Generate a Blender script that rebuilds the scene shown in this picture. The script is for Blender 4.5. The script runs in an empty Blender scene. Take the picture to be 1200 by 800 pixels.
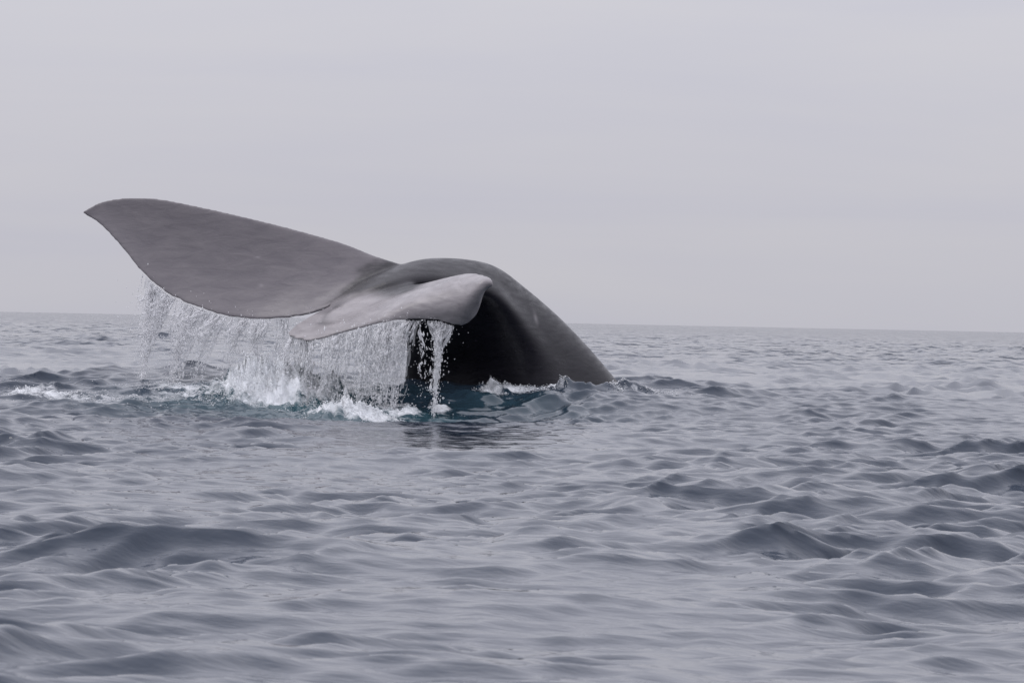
import bpy, math, numpy as np
from mathutils import Matrix, Vector
PI = math.pi
sc = bpy.context.scene
COL = sc.collection
rng = np.random.default_rng(11)

# ------------------------------------------------------------------ camera
F = 5400.0                       # focal length in pixels of a 1200 px wide picture
CAM_H = 0.72
cam_d = bpy.data.cameras.new('camera')
cam = bpy.data.objects.new('camera', cam_d)
COL.objects.link(cam)
cam_d.sensor_width = 36.0
cam_d.lens = F / 1200.0 * 36.0
cam_d.clip_start = 0.1
cam_d.clip_end = 20000.0
ROT = Matrix.Rotation(PI / 2 - math.atan(23.0 / F), 3, 'X') @ Matrix.Rotation(math.radians(1.16), 3, 'Z')
cam.matrix_world = Matrix.Translation((0, 0, CAM_H)) @ ROT.to_4x4()
cam_d.dof.use_dof = True
cam_d.dof.focus_distance = 35.8
cam_d.dof.aperture_fstop = 32.0
sc.camera = cam
R = np.array(ROT)

# ------------------------------------------------------------------ sky, sun, exposure
SUN_EL, SUN_AZ = math.radians(52), math.radians(-60)      # azimuth from +Y, clockwise
w = bpy.data.worlds.new('World')
sc.world = w
w.use_nodes = True
nt = w.node_tree
nt.nodes.clear()
def N(t, kind, **kw):
    n = t.nodes.new(kind)
    for k, v in kw.items():
        setattr(n, k, v)
    return n
out = N(nt, 'ShaderNodeOutputWorld')
bg = N(nt, 'ShaderNodeBackground')
bg.inputs['Strength'].default_value = 0.1
sky = N(nt, 'ShaderNodeTexSky', sky_type='NISHITA')
sky.sun_disc = False
sky.sun_elevation = SUN_EL
sky.sun_rotation = SUN_AZ
sky.dust_density = 3.0
tc = N(nt, 'ShaderNodeTexCoord')
sep = N(nt, 'ShaderNodeSeparateXYZ')
nt.links.new(tc.outputs['Generated'], sep.inputs[0])
mp = N(nt, 'ShaderNodeMapping')
mp.inputs['Scale'].default_value = (2.2, 2.2, 22.0)
mp.inputs['Rotation'].default_value = (0, math.radians(-4), 0)
nt.links.new(tc.outputs['Generated'], mp.inputs[0])
nz = N(nt, 'ShaderNodeTexNoise')
nz.inputs['Scale'].default_value = 2.3
nz.inputs['Detail'].default_value = 5.0
nz.inputs['Roughness'].default_value = 0.5
nz.inputs['Distortion'].default_value = 0.4
nt.links.new(mp.outputs[0], nz.inputs['Vector'])
rp = N(nt, 'ShaderNodeValToRGB')          # cloud layer: thin lavender grey against warmer pale grey
rp.color_ramp.elements[0].position = 0.30
rp.color_ramp.elements[0].color = (5.40, 5.40, 6.15, 1)
rp.color_ramp.elements[1].position = 0.72
rp.color_ramp.elements[1].color = (5.85, 5.78, 6.25, 1)
nt.links.new(nz.outputs['Fac'], rp.inputs[0])
# overcast luminance rises from the horizon to the zenith
ml = N(nt, 'ShaderNodeMapRange')
ml.inputs['From Min'].default_value = 0.0
ml.inputs['From Max'].default_value = 1.0
ml.inputs['To Min'].default_value = 0.975
ml.inputs['To Max'].default_value = 3.0
nt.links.new(sep.outputs['Z'], ml.inputs['Value'])
mulc = N(nt, 'ShaderNodeVectorMath', operation='SCALE')
nt.links.new(rp.outputs[0], mulc.inputs[0])
nt.links.new(ml.outputs[0], mulc.inputs['Scale'])
mix = N(nt, 'ShaderNodeMix', data_type='RGBA')
mix.inputs[0].default_value = 0.93
nt.links.new(sky.outputs[0], mix.inputs[6])
nt.links.new(mulc.outputs[0], mix.inputs[7])
nt.links.new(mix.outputs[2], bg.inputs['Color'])
nt.links.new(bg.outputs[0], out.inputs[0])

sun_d = bpy.data.lights.new('sun', 'SUN')
sun_d.energy = 0.5
sun_d.angle = math.radians(25)
sun_d.color = (1.0, 0.97, 0.93)
sun = bpy.data.objects.new('sun', sun_d)
COL.objects.link(sun)
sd = Vector((math.cos(SUN_EL) * math.sin(SUN_AZ), math.cos(SUN_EL) * math.cos(SUN_AZ), math.sin(SUN_EL)))
sun.rotation_euler = sd.to_track_quat('Z', 'Y').to_euler()
sun.location = (0, 0, 30)

vs = sc.view_settings
vs.view_transform = 'Standard'
vs.look = 'None'
vs.exposure = 0.0
vs.gamma = 1.0
vs.use_curve_mapping = False
sc.cycles.transparent_max_bounces = 32
sc.cycles.diffuse_bounces = 6

# ------------------------------------------------------------------ helpers
REACH = 14.0        # the tail stands this much beyond the 22 m its depths are written for
def P(px, py, d):
    """photo pixel + distance along the lens axis -> world point"""
    d = d + REACH if d > 2 else d
    v = np.array([(px - 600.0) / F, -(py - 400.0) / F, -1.0]) * d
    return R @ v + np.array([0, 0, CAM_H])

def hash3(ix, iy, iz, seed):
    h = (ix.astype(np.uint32) * np.uint32(374761393) + iy.astype(np.uint32) * np.uint32(668265263)
         + iz.astype(np.uint32) * np.uint32(2147483647) + np.uint32(seed * 974711 & 0xffffffff))
    h = (h ^ (h >> np.uint32(13))) * np.uint32(1274126177)
    h = h ^ (h >> np.uint32(16))
    return h.astype(np.float32) / np.float32(4294967295.0)

def vnoise(x, y, z=None, seed=0):
    """value noise in [-1, 1]"""
    x = np.asarray(x, np.float32); y = np.asarray(y, np.float32)
    z = np.zeros_like(x) if z is None else np.asarray(z, np.float32)
    xi, yi, zi = np.floor(x), np.floor(y), np.floor(z)
    fx, fy, fz = x - xi, y - yi, z - zi
    fx = fx * fx * fx * (fx * (fx * 6 - 15) + 10); fy = fy * fy * fy * (fy * (fy * 6 - 15) + 10); fz = fz * fz * (3 - 2 * fz)
    xi, yi, zi = xi.astype(np.int32), yi.astype(np.int32), zi.astype(np.int32)
    r = 0
    for dx in (0, 1):
        for dy in (0, 1):
            for dz in (0, 1):
                wgt = (fx if dx else 1 - fx) * (fy if dy else 1 - fy) * (fz if dz else 1 - fz)
                r = r + wgt * hash3(xi + dx, yi + dy, zi + dz, seed)
    return r * 2 - 1

def fbm(x, y, z=None, octv=4, seed=0, gain=0.5):
    r, a, s = 0, 1.0, 0
    for k in range(octv):
        f = 2.03 ** k
        r = r + a * vnoise(np.asarray(x) * f + 17.3 * k, np.asarray(y) * f - 9.1 * k, None if z is None else np.asarray(z) * f, seed + k)
        s += a; a *= gain
    return r / s

def mesh_np(name, verts, faces, smooth=True):
    """verts (n,3), faces (m,k) all with k corners"""
    me = bpy.data.meshes.new(name)
    verts = np.ascontiguousarray(verts, np.float32)
    faces = np.ascontiguousarray(faces, np.int32)
    m, k = faces.shape
    me.vertices.add(len(verts)); me.vertices.foreach_set('co', verts.ravel())
    me.loops.add(m * k); me.loops.foreach_set('vertex_index', faces.ravel())
    me.polygons.add(m)
    me.polygons.foreach_set('loop_start', np.arange(0, m * k, k, dtype=np.int32))
    if smooth:
        me.polygons.foreach_set('use_smooth', np.ones(m, bool))
    me.update(calc_edges=True)
    return me

def link(name, me, mat):
    o = bpy.data.objects.new(name, me)
    COL.objects.link(o)
    if mat:
        me.materials.append(mat)
    return o

def attr(me, name, vals):
    a = me.attributes.new(name, 'FLOAT', 'POINT')
    a.data.foreach_set('value', np.ascontiguousarray(vals, np.float32))

def catmull(pts, n):
    """uniform Catmull-Rom through pts (k,d) -> n samples"""
    pts = np.asarray(pts, float)
    k = len(pts)
    ext = np.vstack([2 * pts[0] - pts[1], pts, 2 * pts[-1] - pts[-2]])
    t = np.linspace(0, k - 1, n)
    i = np.minimum(t.astype(int), k - 2)
    f = (t - i)[:, None]
    p0, p1, p2, p3 = ext[i], ext[i + 1], ext[i + 2], ext[i + 3]
    return 0.5 * (2 * p1 + (p2 - p0) * f + (2 * p0 - 5 * p1 + 4 * p2 - p3) * f ** 2 + (3 * p1 - p0 - 3 * p2 + p3) * f ** 3)

def catmull_closed(pts, n):
    pts = np.asarray(pts, float)
    k = len(pts)
    t = np.arange(n) * k / n
    i = t.astype(int)
    f = (t - i)[:, None]
    p0, p1, p2, p3 = pts[(i - 1) % k], pts[i % k], pts[(i + 1) % k], pts[(i + 2) % k]
    return 0.5 * (2 * p1 + (p2 - p0) * f + (2 * p0 - 5 * p1 + 4 * p2 - p3) * f ** 2 + (3 * p1 - p0 - 3 * p2 + p3) * f ** 3)

def sstep(a, b, x):
    t = np.clip((x - a) / (b - a), 0, 1)
    return t * t * (3 - 2 * t)

# ------------------------------------------------------------------ materials
def new_mat(name):
    m = bpy.data.materials.new(name)
    m.use_nodes = True
    t = m.node_tree
    return m, t, t.nodes['Principled BSDF'], t.nodes['Material Output']

def water_material():
    m, t, b, o = new_mat('sea_water')
    L = t.links.new
    b.inputs['IOR'].default_value = 1.33
    b.inputs['Roughness'].default_value = 0.05
    aer = N(t, 'ShaderNodeAttribute', attribute_name='aerated')
    foam = N(t, 'ShaderNodeAttribute', attribute_name='foam')
    geo = N(t, 'ShaderNodeNewGeometry')
    mixa = N(t, 'ShaderNodeMix', data_type='RGBA')
    mixa.inputs[6].default_value = (0.022, 0.033, 0.053, 1)
    mixa.inputs[7].default_value = (0.028, 0.074, 0.090, 1)
    L(aer.outputs['Fac'], mixa.inputs[0])
    # foam cells broken up by noise
    n1 = N(t, 'ShaderNodeTexNoise'); n1.inputs['Scale'].default_value = 9.0; n1.inputs['Detail'].default_value = 7.0; n1.inputs['Roughness'].default_value = 0.68; n1.inputs['Distortion'].default_value = 0.6
    L(geo.outputs['Position'], n1.inputs['Vector'])
    add = N(t, 'ShaderNodeMath', operation='ADD'); L(foam.outputs['Fac'], add.inputs[0]); L(n1.outputs['Fac'], add.inputs[1])
    mr = N(t, 'ShaderNodeMapRange'); mr.inputs['From Min'].default_value = 0.84; mr.inputs['From Max'].default_value = 1.12
    L(add.outputs[0], mr.inputs['Value'])
    mixf = N(t, 'ShaderNodeMix', data_type='RGBA')
    mixf.inputs[7].default_value = (0.86, 0.88, 0.90, 1)
    L(mixa.outputs[2], mixf.inputs[6]); L(mr.outputs[0], mixf.inputs[0])
    L(mixf.outputs[2], b.inputs['Base Color'])
    rr = N(t, 'ShaderNodeMapRange'); rr.inputs['To Min'].default_value = 0.05; rr.inputs['To Max'].default_value = 0.75
    L(mr.outputs[0], rr.inputs['Value']); L(rr.outputs[0], b.inputs['Roughness'])
    # fine ripples
    mp = N(t, 'ShaderNodeMapping'); mp.inputs['Scale'].default_value = (5.5, 12.0, 6.0); mp.inputs['Rotation'].default_value = (0, 0, 0.25)
    L(geo.outputs['Position'], mp.inputs[0])
    n2 = N(t, 'ShaderNodeTexNoise'); n2.inputs['Scale'].default_value = 1.0; n2.inputs['Detail'].default_value = 4.0; n2.inputs['Roughness'].default_value = 0.5
    L(mp.outputs[0], n2.inputs['Vector'])
    bp = N(t, 'ShaderNodeBump'); bp.inputs['Strength'].default_value = 1.0; bp.inputs['Distance'].default_value = 0.007
    L(n2.outputs['Fac'], bp.inputs['Height'])
    mp3 = N(t, 'ShaderNodeMapping'); mp3.inputs['Scale'].default_value = (17.0, 26.0, 17.0); mp3.inputs['Rotation'].default_value = (0, 0, 0.5)
    L(geo.outputs['Position'], mp3.inputs[0])
    n4 = N(t, 'ShaderNodeTexNoise'); n4.inputs['Scale'].default_value = 1.0; n4.inputs['Detail'].default_value = 2.0
    L(mp3.outputs[0], n4.inputs['Vector'])
    bp4 = N(t, 'ShaderNodeBump'); bp4.inputs['Strength'].default_value = 1.0; bp4.inputs['Distance'].default_value = 0.0018
    L(n4.outputs['Fac'], bp4.inputs['Height']); L(bp.outputs[0], bp4.inputs['Normal'])
    bp = bp4
    # beyond the reach of the built waves the relief carries on in the surface
    far = N(t, 'ShaderNodeAttribute', attribute_name='distant')
    mpf = N(t, 'ShaderNodeMapping'); mpf.inputs['Scale'].default_value = (0.8, 0.5, 1.0); mpf.inputs['Rotation'].default_value = (0, 0, -0.2)
    L(geo.outputs['Position'], mpf.inputs[0])
    nf = N(t, 'ShaderNodeTexNoise'); nf.inputs['Scale'].default_value = 1.0; nf.inputs['Detail'].default_value = 3.0
    L(mpf.outputs[0], nf.inputs['Vector'])
    bpf = N(t, 'ShaderNodeBump'); bpf.inputs['Distance'].default_value = 1.2
    L(far.outputs['Fac'], bpf.inputs['Strength']); L(nf.outputs['Fac'], bpf.inputs['Height']); L(bp.outputs[0], bpf.inputs['Normal'])
    bp = bpf
    bp2 = N(t, 'ShaderNodeBump'); bp2.inputs['Distance'].default_value = 0.05
    L(mr.outputs[0], bp2.inputs['Strength']); L(n1.outputs['Fac'], bp2.inputs['Height']); L(bp.outputs[0], bp2.inputs['Normal'])
    L(bp2.outputs[0], b.inputs['Normal'])
    return m

def whale_material():
    m, t, b, o = new_mat('whale_skin')
    L = t.links.new
    geo = N(t, 'ShaderNodeTexCoord')
    pale = N(t, 'ShaderNodeAttribute', attribute_name='pale')
    scar = N(t, 'ShaderNodeAttribute', attribute_name='scar')
    mp = N(t, 'ShaderNodeMapping'); mp.inputs['Scale'].default_value = (2.0, 2.0, 7.0); mp.inputs['Rotation'].default_value = (0, math.radians(-14), 0)
    L(geo.outputs['Object'], mp.inputs[0])
    n1 = N(t, 'ShaderNodeTexNoise'); n1.inputs['Scale'].default_value = 2.2; n1.inputs['Detail'].default_value = 8.0; n1.inputs['Roughness'].default_value = 0.62; n1.inputs['Distortion'].default_value = 0.5
    L(mp.outputs[0], n1.inputs['Vector'])
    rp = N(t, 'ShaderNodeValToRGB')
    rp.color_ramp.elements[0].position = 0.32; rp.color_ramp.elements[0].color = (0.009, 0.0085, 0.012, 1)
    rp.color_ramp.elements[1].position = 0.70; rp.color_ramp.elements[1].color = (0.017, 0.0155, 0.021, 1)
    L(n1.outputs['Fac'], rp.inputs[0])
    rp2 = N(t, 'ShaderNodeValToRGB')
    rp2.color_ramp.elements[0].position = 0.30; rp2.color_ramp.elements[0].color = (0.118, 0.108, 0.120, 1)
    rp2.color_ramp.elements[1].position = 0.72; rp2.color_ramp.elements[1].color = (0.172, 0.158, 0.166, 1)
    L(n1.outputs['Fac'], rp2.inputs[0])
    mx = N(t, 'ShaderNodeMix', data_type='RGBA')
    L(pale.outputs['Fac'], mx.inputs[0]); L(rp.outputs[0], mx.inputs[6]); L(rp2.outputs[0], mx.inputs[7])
    near_lit = N(t, 'ShaderNodeAttribute', attribute_name='near_lit')  # sky light and wet sheen on the near fluke, painted into the base colour
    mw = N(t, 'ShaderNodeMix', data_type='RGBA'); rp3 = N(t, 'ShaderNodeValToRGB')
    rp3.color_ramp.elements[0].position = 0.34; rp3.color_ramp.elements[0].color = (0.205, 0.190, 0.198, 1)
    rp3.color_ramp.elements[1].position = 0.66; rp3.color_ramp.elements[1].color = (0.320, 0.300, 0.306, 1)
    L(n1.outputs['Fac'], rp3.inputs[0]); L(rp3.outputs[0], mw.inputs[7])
    L(near_lit.outputs['Fac'], mw.inputs[0]); L(mx.outputs[2], mw.inputs[6])
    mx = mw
    mx2 = N(t, 'ShaderNodeMix', data_type='RGBA'); mx2.inputs[7].default_value = (0.34, 0.32, 0.33, 1)
    L(scar.outputs['Fac'], mx2.inputs[0]); L(mx.outputs[2], mx2.inputs[6])
    L(mx2.outputs[2], b.inputs['Base Color'])
    n3 = N(t, 'ShaderNodeTexNoise'); n3.inputs['Scale'].default_value = 4.0; n3.inputs['Detail'].default_value = 5.0
    L(mp.outputs[0], n3.inputs['Vector'])
    rr = N(t, 'ShaderNodeMapRange'); rr.inputs['From Min'].default_value = 0.3; rr.inputs['From Max'].default_value = 0.7; rr.inputs['To Min'].default_value = 0.22; rr.inputs['To Max'].default_value = 0.48
    L(n3.outputs['Fac'], rr.inputs['Value']); L(rr.outputs[0], b.inputs['Roughness'])
    b.inputs['Specular IOR Level'].default_value = 0.25
    b.inputs['Coat Weight'].default_value = 0.12
    b.inputs['Coat Roughness'].default_value = 0.22
    b.inputs['Coat IOR'].default_value = 1.33
    bp = N(t, 'ShaderNodeBump'); bp.inputs['Strength'].default_value = 0.30; bp.inputs['Distance'].default_value = 0.02
    L(n1.outputs['Fac'], bp.inputs['Height']); L(bp.outputs[0], b.inputs['Normal'])
    return m

def spray_material(name, trans, col):
    m, t, b, o = new_mat(name)
    L = t.links.new
    t.nodes.remove(b)
    df = N(t, 'ShaderNodeBsdfDiffuse'); df.inputs[0].default_value = col
    tl = N(t, 'ShaderNodeBsdfTranslucent'); tl.inputs[0].default_value = col
    gl = N(t, 'ShaderNodeBsdfGlossy'); gl.inputs['Roughness'].default_value = 0.15
    tr = N(t, 'ShaderNodeBsdfTransparent')
    m1 = N(t, 'ShaderNodeMixShader'); m1.inputs[0].default_value = 0.6
    L(df.outputs[0], m1.inputs[1]); L(tl.outputs[0], m1.inputs[2])
    fr = N(t, 'ShaderNodeFresnel'); fr.inputs[0].default_value = 1.33
    m2 = N(t, 'ShaderNodeMixShader'); m2.inputs[0].default_value = 0.06; L(m1.outputs[0], m2.inputs[1]); L(gl.outputs[0], m2.inputs[2])
    m3 = N(t, 'ShaderNodeMixShader'); m3.inputs[0].default_value = trans
    L(m2.outputs[0], m3.inputs[1]); L(tr.outputs[0], m3.inputs[2])
    L(m3.outputs[0], o.inputs[0])
    return m

M_SEA = water_material()
M_WHALE = whale_material()
M_SHEET = spray_material('falling_water', 0.66, (0.95, 0.955, 0.965, 1))
M_DROP = spray_material('water_drops', 0.32, (0.97, 0.97, 0.98, 1))
M_FOAM = spray_material('foam_froth', 0.0, (0.93, 0.94, 0.95, 1))

# ------------------------------------------------------------------ the sea
SWY = np.array([-4000, -20, 0, 8, 14, 20, 26, 31, 33, 34.4, 35, 36, 37, 38, 39.5, 42, 46, 52, 60, 70, 90, 9000], float)
SWZ = np.array([0, 0, .02, .02, -.01, -.04, -.04, -.04, -.02, .00, .04, .15, .24, .28, .22, .05, -.04, -.02, .03, 0, 0, 0], float)
_fy = np.linspace(-10, 100, 2201)
_fz = np.interp(_fy, SWY, SWZ)
_k = np.exp(-np.linspace(-3, 3, 31) ** 2); _k /= _k.sum()
_fz = np.convolve(np.pad(_fz, 15, mode='edge'), _k, mode='valid')

NW = 270
lam = np.exp(rng.uniform(math.log(0.10), math.log(6.0), NW))
lam[:60] = np.exp(rng.uniform(math.log(0.13), math.log(0.75), 60))
lam[60:125] = np.exp(rng.uniform(math.log(0.10), math.log(0.28), 65))
th = PI / 2 + 0.46 + rng.normal(0, 0.60, NW)           # travel roughly along the view
kw = 2 * PI / lam
# slope carried by each wave: even from a hand's width to a metre, fading beyond
slope = sstep(0.07, 0.15, lam) * np.where(lam < 0.55, 1.0, (0.55 / lam) ** 0.55) + 0.02
slope *= 0.254 * math.sqrt(2) / math.sqrt((slope ** 2).sum())
amp = slope / kw
ph = rng.uniform(0, 2 * PI, NW)
KX, KY = kw * np.cos(th), kw * np.sin(th)

def swell(x, y):
    yy = y - 0.03 * x
    return np.interp(yy, _fy, _fz) * (0.50 + 0.50 * np.exp(-((x + 0.6) / 3.4) ** 2))

def calm(x, y):
    """patches of livelier and smoother water"""
    return np.clip(0.86 + 1.9 * fbm(x * 0.75 + 3, y * 0.32, octv=3, seed=5), 0.30, 2.0)

def px_to_sea(px, py):
    a, b = 6.0, 60.0
    d0 = P(px, py, 1.0) - np.array([0, 0, CAM_H])
    ds = np.linspace(8, 80, 2000)
    q = np.array([0, 0, CAM_H])[None] + d0[None] * ds[:, None]
    below = q[:, 2] < swell(q[:, 0], q[:, 1]) + 0.02
    i = int(np.argmax(below)) if below.any() else -1
    return q[i, :2]

WC = px_to_sea(430, 476)          # churned water under the tail
WR = px_to_sea(515, 507)          # slick in front of the tail stock
def patch(x, y, c, rx, ry, p=2.0):
    return np.exp(-(((x - c[0]) / rx) ** 2 + ((y - c[1]) / ry) ** 2) ** (p / 2))
def local_bumps(x, y):
    z = 0
    for c, rx, ry, s, h in FOAM:
        z = z + h * patch(x, y, c, rx * 1.15, ry * 1.1, 3.0)
    return z

def sea_height(x, y, spacing=None, bumps=True):
    """height and Gerstner shift at rest position"""
    x = np.asarray(x, np.float32); y = np.asarray(y, np.float32)
    z = swell(x, y).astype(np.float32)
    dx = np.zeros_like(x); dy = np.zeros_like(x)
    env_s = calm(x, y).astype(np.float32)
    env_f = np.float32(0.45) + np.float32(0.55) * env_s
    env_l = np.float32(0.5) + np.float32(0.5) * env_s
    # water under the tail is smoothed by the upwelling, ruffled at short scale
    w_in = patch(x, y, WR, 1.1, 4.8, 3.0)
    for i in range(NW):
        if spacing is not None:
            fade = sstep(2.0, 4.0, lam[i] / spacing).astype(np.float32)
            if fade.max() <= 0:
                continue
        else:
            fade = 1.0
        a = amp[i] * (env_f if lam[i] < 0.3 else env_s if lam[i] < 1.3 else env_l) * fade * (1 - 0.80 * w_in)
        p = np.float32(KX[i]) * x + np.float32(KY[i]) * y + np.float32(ph[i])
        s, c = np.sin(p), np.cos(p)
        z += a * s
        dx += a * c * np.float32(math.cos(th[i]) * 0.9)
        dy += a * c * np.float32(math.sin(th[i]) * 0.9)
    if not bumps:
        return z, dx, dy
    near = (np.hypot(x - WC[0], y - WC[1]) < 6)
    if near.any():
        xn, yn = x[near], y[near]
        wi = patch(xn, yn, WC + np.array([0.6, 0.4]), 2.7, 3.0, 3.0)
        rough = fbm(xn * 4.5, yn * 3.0, octv=4, seed=21, gain=0.55)
        z[near] += wi * 0.040 * (1 - 0.75 * w_in[near]) * rough + local_bumps(xn, yn) * (0.35 + 2.2 * np.abs(fbm(xn * 8, yn * 5, octv=4, seed=31, gain=.7)) + 0.5 * fbm(xn * 3, yn * 3, octv=2, seed=37))
    return z, dx, dy

def px_on_water(px, py):
    d0 = P(px, py, 1.0) - np.array([0, 0, CAM_H])
    ds = np.linspace(30, 41, 900)
    q = np.array([0, 0, CAM_H])[None] + d0[None] * ds[:, None]
    below = q[:, 2] < sea_height(q[:, 0], q[:, 1], bumps=False)[0]
    return q[int(np.argmax(below)) if below.any() else 440, :2]
FOAM = [  # centre, half widths (m), strength, height
    (px_on_water(316, 470), 0.40, 0.40, 0.95, 0.10),
    (px_on_water(352, 465), 0.32, 0.40, 0.88, 0.11),
    (px_on_water(284, 467), 0.24, 0.34, 0.62, 0.03),
    (px_on_water(394, 488), 0.20, 0.28, 0.85, 0.09),
    (px_on_water(430, 490), 0.26, 0.20, 0.66, 0.045),
    (px_on_water(470, 486), 0.22, 0.13, 0.58, 0.04),
    (P(578, 440, 22.30)[:2], 0.12, 0.30, 0.62, 0.05),
    (P(606, 441, 22.40)[:2], 0.20, 0.25, 0.62, 0.03),
    (P(646, 442, 22.60)[:2], 0.15, 0.25, 0.66, 0.05),
    (P(690, 442, 22.90)[:2], 0.20, 0.30, 0.45, 0.02),
    (px_on_water(720, 452), 0.40, 0.40, 0.34, 0.02),
    (px_on_water(25, 463), 0.28, 0.42, 0.52, 0.035),
    (px_on_water(70, 466), 0.32, 0.34, 0.46, 0.015),
    (px_on_water(130, 470), 0.45, 0.45, 0.36, 0.01),
    (px_on_water(225, 462), 0.55, 0.45, 0.38, 0.015),
    (px_on_water(516, 478), 0.08, 0.15, 0.55, 0.02),
]

def build_sea():
    inner = np.linspace(-0.155, 0.155, 551)
    g = np.geomspace(0.0006, 0.24, 50)
    outer = 0.155 + np.cumsum(g) * (PI - 0.155) / g.sum()
    ang = np.concatenate([-outer[::-1], inner, outer[:-1]])
    rows = [0.4]
    while rows[-1] < 9000:
        r = rows[-1]
        if r < 5.5: d = 0.10 * max(r, .5)
        elif r < 8.5: d = 0.0045 * r
        elif r < 31: d = min(0.0028 * r, 0.044)
        elif r < 40.5: d = 0.031
        elif r < 50: d = 0.031 + (r - 40.5) * 0.014
        elif r < 260: d = 0.0042 * r
        elif r < 700: d = 0.008 * r
        else: d = 0.05 * r
        rows.append(r + d)
    rad = np.array(rows)
    A, Rr = np.meshgrid(ang, rad)
    x = (Rr * np.sin(A)).ravel(); y = (Rr * np.cos(A)).ravel()
    dr = np.gradient(rad)
    da = np.gradient(ang)
    # waves are dropped where the sheet is too coarse to carry them
    sp = np.maximum(0.2 * dr[:, None] * np.ones_like(A), np.abs(Rr * da[None, :])).ravel()
    z, dx, dy = sea_height(x, y, sp)
    verts = np.stack([x + dx, y + dy, z], 1)
    nr, nc = A.shape
    idx = np.arange(nr * nc).reshape(nr, nc)
    nxt = np.roll(idx, -1, axis=1)
    f = np.stack([idx[:-1], nxt[:-1], nxt[1:], idx[1:]], -1).reshape(-1, 4)
    f = f[:, ::-1]
    me = mesh_np('sea', verts, f)
    fm = np.zeros(len(x)); ae = np.zeros(len(x))
    near = np.hypot(x - WC[0], y - WC[1]) < 7
    xn, yn = x[near], y[near]
    for c, rx, ry, s, h in FOAM:
        fm[near] = np.maximum(fm[near], s * patch(xn, yn, c, rx, ry, 2.5))
    streak = np.clip(fbm(xn * 1.6, yn * 4.0, octv=3, seed=44) + 0.1, 0, 1)
    fm[near] += 0.34 * streak * patch(xn, yn, WC + np.array([-.6, .3]), 2.6, 2.0, 3.0)
    ae[near] = patch(xn, yn, WC + np.array([-0.25, 0.0]), 1.55, 1.5, 2.6) * np.clip(0.75 + 0.6 * fbm(xn * 1.3, yn * 1.3, octv=3, seed=51), 0, 1)
    attr(me, 'distant', sstep(45, 130, np.hypot(x, y)))
    attr(me, 'foam', fm); attr(me, 'aerated', ae)
    o = link('sea', me, M_SEA)
    o['kind'] = 'structure'
    o['label'] = 'grey rippled open sea under an overcast sky'
    o['category'] = 'sea'
    return o
build_sea()

def sea_z(x, y):
    return sea_height(np.atleast_1d(x), np.atleast_1d(y))[0]

# ------------------------------------------------------------------ the whale's tail
FAR_L = [(474,311,22.35),(440,300,22.45),(405,286,22.55),(365,274,22.65),(320,262,22.75),(270,250,22.85),(225,240,22.95),(185,232.5,23.02),(150,231.5,23.08),(120,236,23.12),(96,248,23.12)]
FAR_T = [(387,360,22.05),(356,369,22.1),(335,372,22.15),(300,373.5,22.25),(266,370.5,22.35),(232,360.5,22.45),(200,346,22.6),(165,318,22.75),(140,287,22.9),(117,263,23.02),(97,250,23.12)]
NEAR_L = [(486,334,21.95),(500,333,21.75),(515,329,21.55),(527,326,21.4),(537,323.5,21.25),(547,321.5,21.1),(557,321,20.95),(566,322.5,20.8),(572,324.5,20.65),(576.5,328,20.58),(578.5,334,20.54)]
NEAR_M = [(432,348,21.98),(415,361,21.80),(420,368,21.62),(440,364,21.4),(465,358,21.2),(490,351,21.0),(520,347,20.8),(546,348,20.6),(561,340,20.53),(571,333.5,20.53),(578,335,20.54)]
NEAR_T = [(378,361,22.0),(343,384,21.82),(338,394,21.68),(362,399.5,21.45),(406,388.5,21.25),(444,379.5,21.05),(500,374.5,20.85),(538,382,20.72),(558,369,20.72),(566.5,343,20.66),(577.5,336,20.55)]

def to_w(lst):
    return np.array([P(*p) for p in lst])

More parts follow.
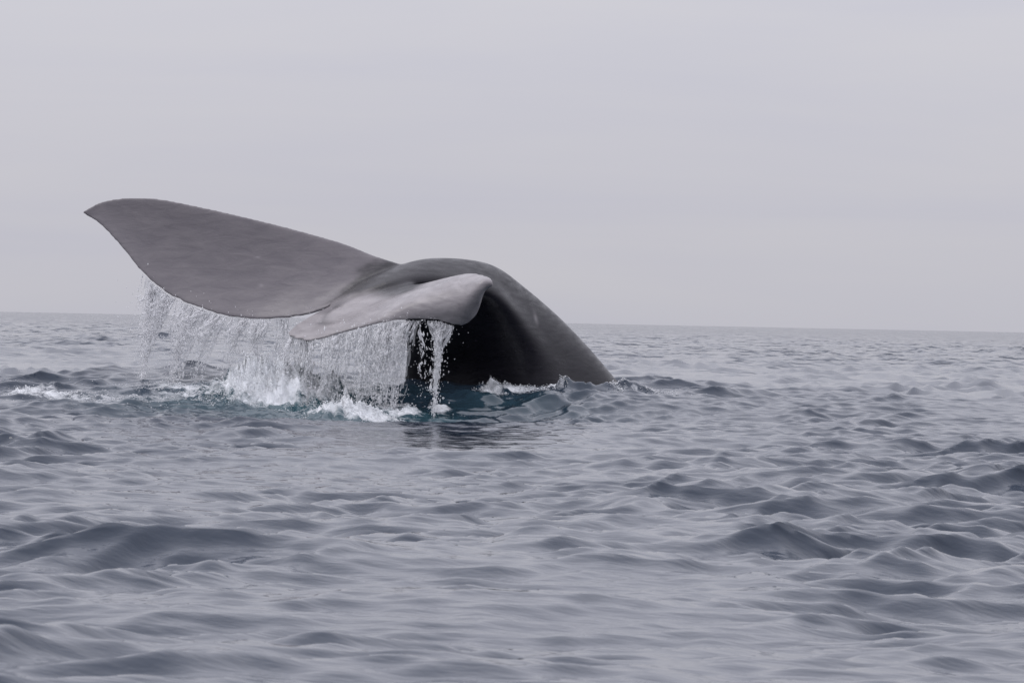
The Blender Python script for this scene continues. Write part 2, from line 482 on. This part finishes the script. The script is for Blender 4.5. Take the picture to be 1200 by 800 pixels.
def fluke(lead, mid, trail, up, tmax, nu=150, nv=56, seed=1):
    L_, M_, T_ = catmull(to_w(lead), nu), catmull(mid, nu), catmull(to_w(trail), nu)
    u = np.linspace(0, 1, nu)
    # small nicks along the trailing edge
    ch = T_ - L_
    nick = 0.022 * np.clip(fbm(u * 26, u * 0 + seed, octv=3, seed=seed) - 0.15, 0, 1) + 0.004 * vnoise(u * 60, u * 0, seed=seed + 3)
    T_ = T_ - ch * nick[:, None] * 1.6
    v = 0.5 - 0.5 * np.cos(np.linspace(0, PI, nv))
    l0 = 2 * (v - .5) * (v - 1); l1 = -4 * v * (v - 1); l2 = 2 * v * (v - .5)
    S = L_[:, None] * l0[None, :, None] + M_[:, None] * l1[None, :, None] + T_[:, None] * l2[None, :, None]
    du = np.gradient(S, axis=0); dv = np.gradient(S, axis=1)
    nn = np.cross(du, dv)
    # the tip is degenerate: take the normals from a little inboard
    k = nu - 6
    nn[k:] = nn[k]
    nn /= np.linalg.norm(nn, axis=2, keepdims=True) + 1e-9
    if (nn.reshape(-1, 3).mean(0) * up).sum() < 0:
        nn = -nn
    prof = 2 * (0.2969 * np.sqrt(v) - 0.126 * v - 0.3516 * v ** 2 + 0.2843 * v ** 3 - 0.1015 * v ** 4) / 0.2
    th_ = tmax * (1 - 0.86 * u ** 0.8)[:, None] * prof[None] * 0.5 + 0.009
    top = S + nn * th_[..., None] * 0.75
    bot = S - nn * th_[..., None] * 1.0
    V = np.concatenate([top.reshape(-1, 3), bot.reshape(-1, 3)])
    a = np.arange(nu * nv).reshape(nu, nv); b = a + nu * nv
    fs = [np.stack([a[:-1, :-1], a[:-1, 1:], a[1:, 1:], a[1:, :-1]], -1).reshape(-1, 4),
          np.stack([b[:-1, :-1], b[1:, :-1], b[1:, 1:], b[:-1, 1:]], -1).reshape(-1, 4)]
    loop = np.concatenate([a[0, :], a[1:, -1], a[-1, -2::-1], a[-2:0:-1, 0]])
    lp2 = np.roll(loop, -1)
    fs.append(np.stack([loop, lp2, lp2 + nu * nv, loop + nu * nv], -1)[:, ::-1])
    return V, np.concatenate(fs), T_

def stock():
    secs = [  # silhouette side, ridge facing the camera, lower side, far side
        [(775,515,23.9),(700,515,22.9),(624,515,22.62),(500,515,23.0),(474,515,23.6),(650,515,24.3)],
        [(717,440,23.5),(668,440,22.86),(614,440,22.62),(520,440,22.95),(478,440,23.35),(610,440,24.0)],
        [(664,381,23.25),(634,388,22.70),(600,392,22.48),(520,400,22.75),(478,402,23.0),(575,384,23.6)],
        [(613,336,22.95),(602,350,22.52),(583,358,22.32),(520,366,22.50),(474,370,22.6),(545,343,23.2)],
        [(575,310.5,22.68),(572,325,22.34),(556,340,22.13),(505,352,22.25),(468,354,22.35),(520,328,22.8)],
        [(530,302.5,22.48),(526,314,22.20),(510,331,21.99),(475,345,22.10),(452,345,22.2),(484,319,22.58)],
        [(485,305.5,22.33),(482,314,22.12),(470,331,21.93),(445,345,22.02),(428,344,22.1),(448,323,22.4)],
        [(440,323,22.20),(438,330,22.06),(430,340,21.93),(415,350,21.98),(405,350,22.05),(418,334,22.22)],
        [(405,343,22.08),(403,347,22.02),(398,352,21.96),(392,357,22.00),(388,357,22.04),(393,350,22.10)],
        [(386,356,22.03),(385,358,22.02),(384,359,22.01),(382,361,22.02),(381,361,22.03),(383,358,22.04)],
    ]
    nt_ = 48
    rings = np.array([catmull_closed([P(*p) for p in s], nt_) for s in secs])
    ns = 90
    G = np.stack([catmull(rings[:, j], ns) for j in range(nt_)], 1)
    V = G.reshape(-1, 3)
    a = np.arange(ns * nt_).reshape(ns, nt_)
    n_ = np.roll(a, -1, 1)
    f = np.stack([a[:-1], n_[:-1], n_[1:], a[1:]], -1).reshape(-1, 4)
    # end caps as fans of quads
    V = np.vstack([V, G[0].mean(0), G[-1].mean(0)])
    c0, c1 = len(V) - 2, len(V) - 1
    cap = []
    for j in range(0, nt_, 2):
        cap.append([c0, a[0, (j + 2) % nt_], a[0, j + 1], a[0, j]])
        cap.append([c1, a[-1, j], a[-1, j + 1], a[-1, (j + 2) % nt_]])
    return V, np.vstack([f, np.array(cap)])

def build_whale():
    fl, ft = to_w(FAR_L), to_w(FAR_T)
    upv = np.array([-0.3, -0.6, 0.7])
    fm = (fl + ft) / 2
    k = np.sin(np.linspace(0.5, PI, len(fm)))[:, None]
    fm = fm + np.array([0.0, 0.10, -0.05]) * k * 0.6        # slightly hollow top of the far lobe
    Vf, Ff, Tf = fluke(FAR_L, fm, FAR_T, upv, 0.110, seed=3)
    Vn, Fn, Tn = fluke(NEAR_L, to_w(NEAR_M), NEAR_T, upv, 0.088, seed=9)
    Vs, Fs = stock()
    V = np.vstack([Vf, Vn, Vs]); Fc = np.vstack([Ff, Fn + len(Vf), Fs + len(Vf) + len(Vn)])
    me = mesh_np('whale_rough', V, Fc)
    tmp = bpy.data.objects.new('whale_rough', me); COL.objects.link(tmp)
    import bmesh
    bm = bmesh.new(); bm.from_mesh(me); bmesh.ops.recalc_face_normals(bm, faces=bm.faces); bm.to_mesh(me); bm.free()
    md = tmp.modifiers.new('r', 'REMESH'); md.mode = 'VOXEL'; md.voxel_size = 0.0108; md.use_smooth_shade = True
    dg = bpy.context.evaluated_depsgraph_get()
    me2 = bpy.data.meshes.new_from_object(tmp.evaluated_get(dg))
    bpy.data.objects.remove(tmp)
    n = len(me2.vertices)
    co = np.empty(n * 3, np.float32); me2.vertices.foreach_get('co', co); co = co.reshape(-1, 3).astype(float)
    ed = np.empty(len(me2.edges) * 2, np.int32); me2.edges.foreach_get('vertices', ed); ed = ed.reshape(-1, 2)
    deg = np.bincount(ed.ravel(), minlength=n)[:, None]
    # fillet between stock and lobes: smooth strongly near the root, lightly elsewhere
    root = np.array([P(470, 328, 22.1), P(430, 340, 22.05), P(500, 330, 21.9), P(395, 352, 22.0), P(540, 330, 22.2)])
    dmin = np.min(np.linalg.norm(co[:, None] - root[None], axis=2), axis=1)
    wt = 0.5 * np.exp(-(dmin / 0.17) ** 2)
    stock_w = sstep(0.3, 0.8, co[:, 0] - P(520, 350, 22.2)[0])
    for it in range(110):
        acc = np.zeros_like(co)
        for k in range(3):
            acc[:, k] = np.bincount(ed[:, 0], co[ed[:, 1], k], n) + np.bincount(ed[:, 1], co[ed[:, 0], k], n)
        avg = acc / np.maximum(deg, 1)
        base = 0.5 if it < 12 else 0.0
        lam_ = np.maximum(base, np.maximum(wt, 0.5 * stock_w * (it < 40)))[:, None]
        co += (avg - co) * lam_
    me2.vertices.foreach_set('co', co.astype(np.float32).ravel())
    me2.polygons.foreach_set('use_smooth', np.ones(len(me2.polygons), bool))
    me2.update()
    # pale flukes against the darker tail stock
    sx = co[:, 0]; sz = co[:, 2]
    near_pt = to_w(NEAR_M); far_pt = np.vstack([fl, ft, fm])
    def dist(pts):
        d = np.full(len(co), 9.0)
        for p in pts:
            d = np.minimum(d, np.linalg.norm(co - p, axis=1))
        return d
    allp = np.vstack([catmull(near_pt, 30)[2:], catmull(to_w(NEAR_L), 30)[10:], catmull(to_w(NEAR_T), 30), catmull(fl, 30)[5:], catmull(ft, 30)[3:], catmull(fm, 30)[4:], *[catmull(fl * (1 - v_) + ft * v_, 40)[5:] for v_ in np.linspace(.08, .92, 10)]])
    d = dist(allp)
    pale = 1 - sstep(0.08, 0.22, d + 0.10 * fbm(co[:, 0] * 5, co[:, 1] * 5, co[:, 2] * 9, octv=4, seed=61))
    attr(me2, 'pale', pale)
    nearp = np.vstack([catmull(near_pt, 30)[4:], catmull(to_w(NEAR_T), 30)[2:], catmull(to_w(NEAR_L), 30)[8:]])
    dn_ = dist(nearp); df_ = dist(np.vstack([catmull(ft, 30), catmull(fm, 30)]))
    attr(me2, 'near_lit', sstep(-0.06, 0.10, df_ - dn_) * (1 - sstep(0.16, 0.34, dn_)))  # near lobe painted lighter, imitating sky light on its upturned face
    scar = np.zeros(n)
    for c, rx, rz in ((P(628, 373, 22.6), .014, .045), (P(305, 334, 22.35), .018, .010), (P(302, 301, 22.6), .02, .008)):
        scar = np.maximum(scar, np.exp(-((co[:, 0] - c[0] + 0.25 * (co[:, 2] - c[2])) / rx) ** 2 - ((co[:, 2] - c[2]) / rz) ** 2) * (np.abs(co[:, 1] - c[1]) < 0.6))
    attr(me2, 'scar', scar * 0.4)
    me2.name = 'whale'
    me2.materials.clear()
    o = link('whale', me2, M_WHALE)
    o['label'] = 'grey sperm whale tail with spread flukes arching down into the sea'
    o['category'] = 'whale'
    return Tf, Tn
TF, TN = build_whale()

# ------------------------------------------------------------------ falling water, spray and foam
t_ = (1 + 5 ** .5) / 2
ICO_V = np.array([(-1,t_,0),(1,t_,0),(-1,-t_,0),(1,-t_,0),(0,-1,t_),(0,1,t_),(0,-1,-t_),(0,1,-t_),(t_,0,-1),(t_,0,1),(-t_,0,-1),(-t_,0,1)]) / math.sqrt(1 + t_ * t_)
ICO_F = np.array([(0,11,5),(0,5,1),(0,1,7),(0,7,10),(0,10,11),(1,5,9),(5,11,4),(11,10,2),(10,7,6),(7,1,8),(3,9,4),(3,4,2),(3,2,6),(3,6,8),(3,8,9),(4,9,5),(2,4,11),(6,2,10),(8,6,7),(9,8,1)])
OCT_V = np.array([(1,0,0),(-1,0,0),(0,1,0),(0,-1,0),(0,0,1),(0,0,-1)], float)
OCT_F = np.array([(0,2,4),(2,1,4),(1,3,4),(3,0,4),(2,0,5),(1,2,5),(3,1,5),(0,3,5)])
def blobs(name, c, r, stretch, mat, axis=None, TV=ICO_V, TF_=ICO_F):
    n = len(c); k = len(TV)
    ax = np.tile([0, 0, 1.0], (n, 1)) if axis is None else axis
    ax = ax / np.linalg.norm(ax, axis=1, keepdims=True)
    V = np.broadcast_to(TV[None], (n, k, 3)).copy()
    V *= (1 + 0.22 * rng.normal(0, 1, (n, k, 1)).clip(-1.5, 1.5))
    V *= r[:, None, None]
    along = (V * ax[:, None]).sum(2, keepdims=True)
    V = V + ax[:, None] * along * (stretch - 1)[:, None, None]
    V = V + c[:, None]
    Fc = TF_[None] + (np.arange(n) * k)[:, None, None]
    return link(name, mesh_np(name, V.reshape(-1, 3), Fc.reshape(-1, 3)), mat)

def edge_at(T, px):
    """trailing-edge point whose photo column is px (T lists the built edge)"""
    q = (T - np.array([0, 0, CAM_H])) @ R
    cx = 600 + F * q[:, 0] / -q[:, 2]
    out = []
    for p in np.atleast_1d(px):
        out.append(T[np.argmin(np.abs(cx - p))])
    return np.array(out)

def curtain_paths(T, px, lean, fall=1.0, nt=60, seed=0, sway=0.05):
    """falling paths (n,nt,3) from the trailing edge to the sea"""
    e = edge_at(T, px)
    n = len(e)
    e = e + np.stack([np.zeros(n), np.abs(rng.normal(0, .012, n)), np.zeros(n) - 0.006], 1)
    base = sea_z(e[:, 0] + lean, e[:, 1] - 0.1)
    t = np.linspace(0, 1, nt)
    H = (e[:, 2] - base)[:, None] * np.atleast_1d(fall)[..., None]
    z = e[:, 2][:, None] - H * t[None]
    sx = sway * fbm(e[:, 0][:, None] * 5 + 0 * t[None], z * 3.0, octv=3, seed=seed) * t[None] ** .7
    sy = sway * 1.4 * fbm(e[:, 0][:, None] * 4 + 9, z * 2.6, octv=3, seed=seed + 7) * t[None] ** .7
    x = e[:, 0][:, None] + np.atleast_1d(lean)[..., None] * t[None] ** 1.3 + sx
    y = e[:, 1][:, None] - 0.12 * t[None] + sy
    return np.stack([x, y, z], 2)

def drops_along(paths, per, r0, spread):
    n, nt = paths.shape[:2]
    # drops bunch together along each strand
    kn = rng.uniform(0, 1, (n, 9))
    tt = np.where(rng.uniform(0, 1, (n, per)) < .55, np.take_along_axis(kn, rng.integers(0, 9, (n, per)), 1) + rng.normal(0, .025, (n, per)), rng.uniform(0, 1, (n, per)) ** 1.2)
    tt = np.clip(np.abs(tt), 0.008, 0.999)
    fi = tt * (nt - 1); i = np.minimum(fi.astype(int), nt - 2); f = (fi - i)[..., None]
    k = np.arange(n)[:, None]
    p = paths[k, i] * (1 - f) + paths[k, i + 1] * f
    ax = paths[k, i] - paths[k, i + 1]
    p = p.reshape(-1, 3); ax = ax.reshape(-1, 3); t = tt.ravel()
    sp = np.broadcast_to(np.asarray(spread)[:, None], tt.shape).ravel()
    p = p + rng.normal(0, 1, p.shape) * ((0.002 + 0.016 * t) * sp)[:, None]
    r = r0 * np.exp(rng.normal(0, 0.55, len(p)))
    st = 1 + rng.exponential(3.5, len(p)) * (1.15 - t)
    st = np.clip(np.minimum(st, t * 0.5 / r * 0.8), 1.0, 9.0)
    return p, r, st, ax

# clusters of water along each edge: (centre px, width, weight, lean m)
FARC = [(178, 5, .8, -.03, .5), (192, 9, 1.5, -.16, .75), (216, 6, .7, -.10, .5), (236, 9, 1.4, -.18, .75), (258, 7, 1.0, -.17, .6), (282, 8, .8, -.10, .6), (306, 8, .7, -.07, .6), (330, 6, .45, -.04, .6)]
NEARC = [(344, 3, .8, -.06, .6), (360, 7, .8, -.02, .5), (384, 7, .6, -.03, .4), (404, 7, .8, -.03, .4), (424, 7, .9, -.02, .45), (442, 7, 1.3, -.02, .5), (459, 7, 1.4, -.04, .45), (473, 6, 1.1, -.08, .5), (485, 4, .55, -.10, .6), (495, 3, .22, .0, .0), (506, 4, .5, .06, 0), (516, 5, 1.0, .0, 0), (527, 4, .7, -.07, 0)]

def draw_in(T, paths, cx, lean, pull):
    """strands of one spout run together on their way down"""
    t = np.linspace(0, 1, paths.shape[1])[None]
    xt = edge_at(T, [cx])[0][0] + lean
    g = pull * t ** 0.9
    paths[:, :, 0] = paths[:, :, 0] * (1 - g) + (xt + 0.04 * fbm(t * 3 + cx, t * 0, octv=2, seed=4)) * g
    return paths

all_p, all_r, all_s, all_a = [], [], [], []
sheetV, sheetF, off = [], [], 0
def jet(paths):
    """the single jet draws together as it falls"""
    xc = edge_at(TN, [518])[0][0]
    tt = np.linspace(0, 1, paths.shape[1])
    pull = sstep(0.02, 0.34, tt)[None] * 0.88
    paths[:, :, 0] = paths[:, :, 0] * (1 - pull) + (xc - 0.05 * tt[None]) * pull
    return paths
for T, CL, sd_, dn in ((TF, FARC, 100, 1.0), (TN, NEARC, 200, 1.25)):
    for ci, (cx, wd, wgt, lean, pull) in enumerate(CL):
        is_jet = T is TN and 498 < cx < 532
        lim = (lambda q: np.clip(q, 499, 535)) if is_jet else (lambda q: np.clip(q, 166, 493))
        nf = max(3, int(round(wd * 1.5 * dn)))             # filaments in this cluster
        fx = cx + wd * rng.uniform(-1.5, 1.5, nf)
        fl_ = lean + rng.normal(0, .05, nf)
        fw = rng.exponential(1.0, nf) + .25
        n = int(40 * wgt * wd / 8 * dn)
        pick = rng.choice(nf, n, p=fw / fw.sum())
        loose = rng.uniform(0, 1, n) < 0.16
        px = lim(np.where(loose, rng.normal(cx, wd, n), fx[pick] + rng.normal(0, .35, n)))
        ln = fl_[pick] + rng.normal(0, .012, n)
        fall = np.where(rng.uniform(0, 1, n) < 0.45, rng.uniform(0.15, 0.85, n), 1.0)
        paths = curtain_paths(T, px, ln, fall, seed=sd_ + ci)
        if is_jet:
            paths = jet(paths)
        elif pull:
            paths = draw_in(T, paths, cx, lean, pull)
        p, r, s, a = drops_along(paths, 40, 0.0024, np.where(loose, 1.6, 0.55))
        all_p.append(p); all_r.append(r); all_s.append(s); all_a.append(a)
        # thin torn films hanging from the edge
        for layer in range(4):
            m = 34
            q = lim(np.linspace(cx - 1.4 * wd, cx + 1.4 * wd, m))
            pp = curtain_paths(T, q, np.full(m, lean) + 0.03 * (layer - 1), np.full(m, 0.97), nt=90, seed=sd_ + ci + 300 * layer, sway=0.08)
            if is_jet:
                pp = jet(pp)
            elif pull:
                pp = draw_in(T, pp, cx, lean + 0.03 * (layer - 1.5), pull)
            pp[:, :, 1] += 0.04 * (layer - 1) * np.linspace(0, 1, 90)[None]
            a_ = np.arange(m * 90).reshape(m, 90)
            fq = np.stack([a_[:-1, :-1], a_[1:, :-1], a_[1:, 1:], a_[:-1, 1:]], -1)
            cen = (pp[:-1, :-1] + pp[1:, 1:]) / 2
            tt = np.linspace(0, 1, 89)[None]
            qq = np.linspace(cx - 1.4 * wd, cx + 1.4 * wd, m - 1)[:, None]
            g = fbm(qq * 0.75 + 0 * tt, tt * 1.9 + 0 * qq, 0 * tt + 0 * qq + layer * 7.7, octv=4, seed=sd_ + 77, gain=.6)
            edge_w = 1 - np.abs(np.linspace(-1, 1, m - 1))[:, None] ** 2
            keep = g + 0.20 * wgt * edge_w > 0.06 + 0.50 * tt ** .8
            fq = fq[keep]
            if len(fq):
                sheetV.append(pp.reshape(-1, 3)); sheetF.append(fq + off); off += m * 90
p = np.vstack(all_p); r = np.concatenate(all_r); s = np.concatenate(all_s); a = np.vstack(all_a)
# fine mist of separate drops around the curtains
k = rng.integers(0, len(p), 2600)
mp_ = p[k] + rng.normal(0, 1, (2600, 3)) * np.array([.07, .07, .05])
mp_[:, 0] -= np.abs(rng.normal(0, .05, 2600))
ok = mp_[:, 2] > sea_z(mp_[:, 0], mp_[:, 1])
mp_ = mp_[ok]
p = np.vstack([p, mp_]); r = np.concatenate([r, 0.003 * np.exp(rng.normal(0, .45, len(mp_)))]); s = np.concatenate([s, 1 + rng.exponential(.5, len(mp_))]); a = np.vstack([a, np.tile([0, 0, 1.0], (len(mp_), 1))])
o = blobs('water_spray', p, r, s, M_DROP, a, OCT_V, OCT_F)
o['kind'] = 'stuff'; o['label'] = 'fine white drops raining from the dripping tail flukes'; o['category'] = 'spray'
o = link('falling_water', mesh_np('falling_water', np.vstack(sheetV), np.vstack(sheetF)), M_SHEET)
o['kind'] = 'stuff'; o['label'] = 'torn white films of water streaming off the tail fluke edges'; o['category'] = 'water'

# foam lying on the sea and splashes thrown up where the water lands
fp, fr_ = [], []
for c, rx, ry, sgt, h in FOAM:
    n = int(24000 * sgt * rx * (ry + .2) / 0.35 * 0.9)
    q = rng.normal(0, 0.62, (n, 2)) * np.array([rx, ry]) + c
    cl = fbm(q[:, 0] * 6, q[:, 1] * 3.5, octv=4, seed=71, gain=.6)
    keep = cl + 0.55 * patch(q[:, 0], q[:, 1], c, rx, ry) * sgt > rng.uniform(0.05, 0.55, n)
    q, cl = q[keep], cl[keep]
    z, dx, dy = sea_height(q[:, 0], q[:, 1])
    lift = np.abs(rng.normal(0, 1, len(q))) * h * 0.30 * patch(q[:, 0], q[:, 1], c, rx, ry) + 0.12 * h * np.clip(cl, 0, 1)
    fp.append(np.stack([q[:, 0] + dx, q[:, 1] + dy, z + lift], 1))
    fr_.append(0.0027 * np.exp(rng.normal(0, .5, len(q))))
fp = np.vstack(fp); fr_ = np.concatenate(fr_)
o = blobs('sea_foam', fp, fr_, np.full(len(fp), 0.8), M_FOAM, None, OCT_V, OCT_F)
o['kind'] = 'stuff'; o['label'] = 'white churned foam on the water around the whale tail'; o['category'] = 'foam'
print('drops', len(p), 'foam', len(fp), 'sheet', sum(len(x) for x in sheetF))
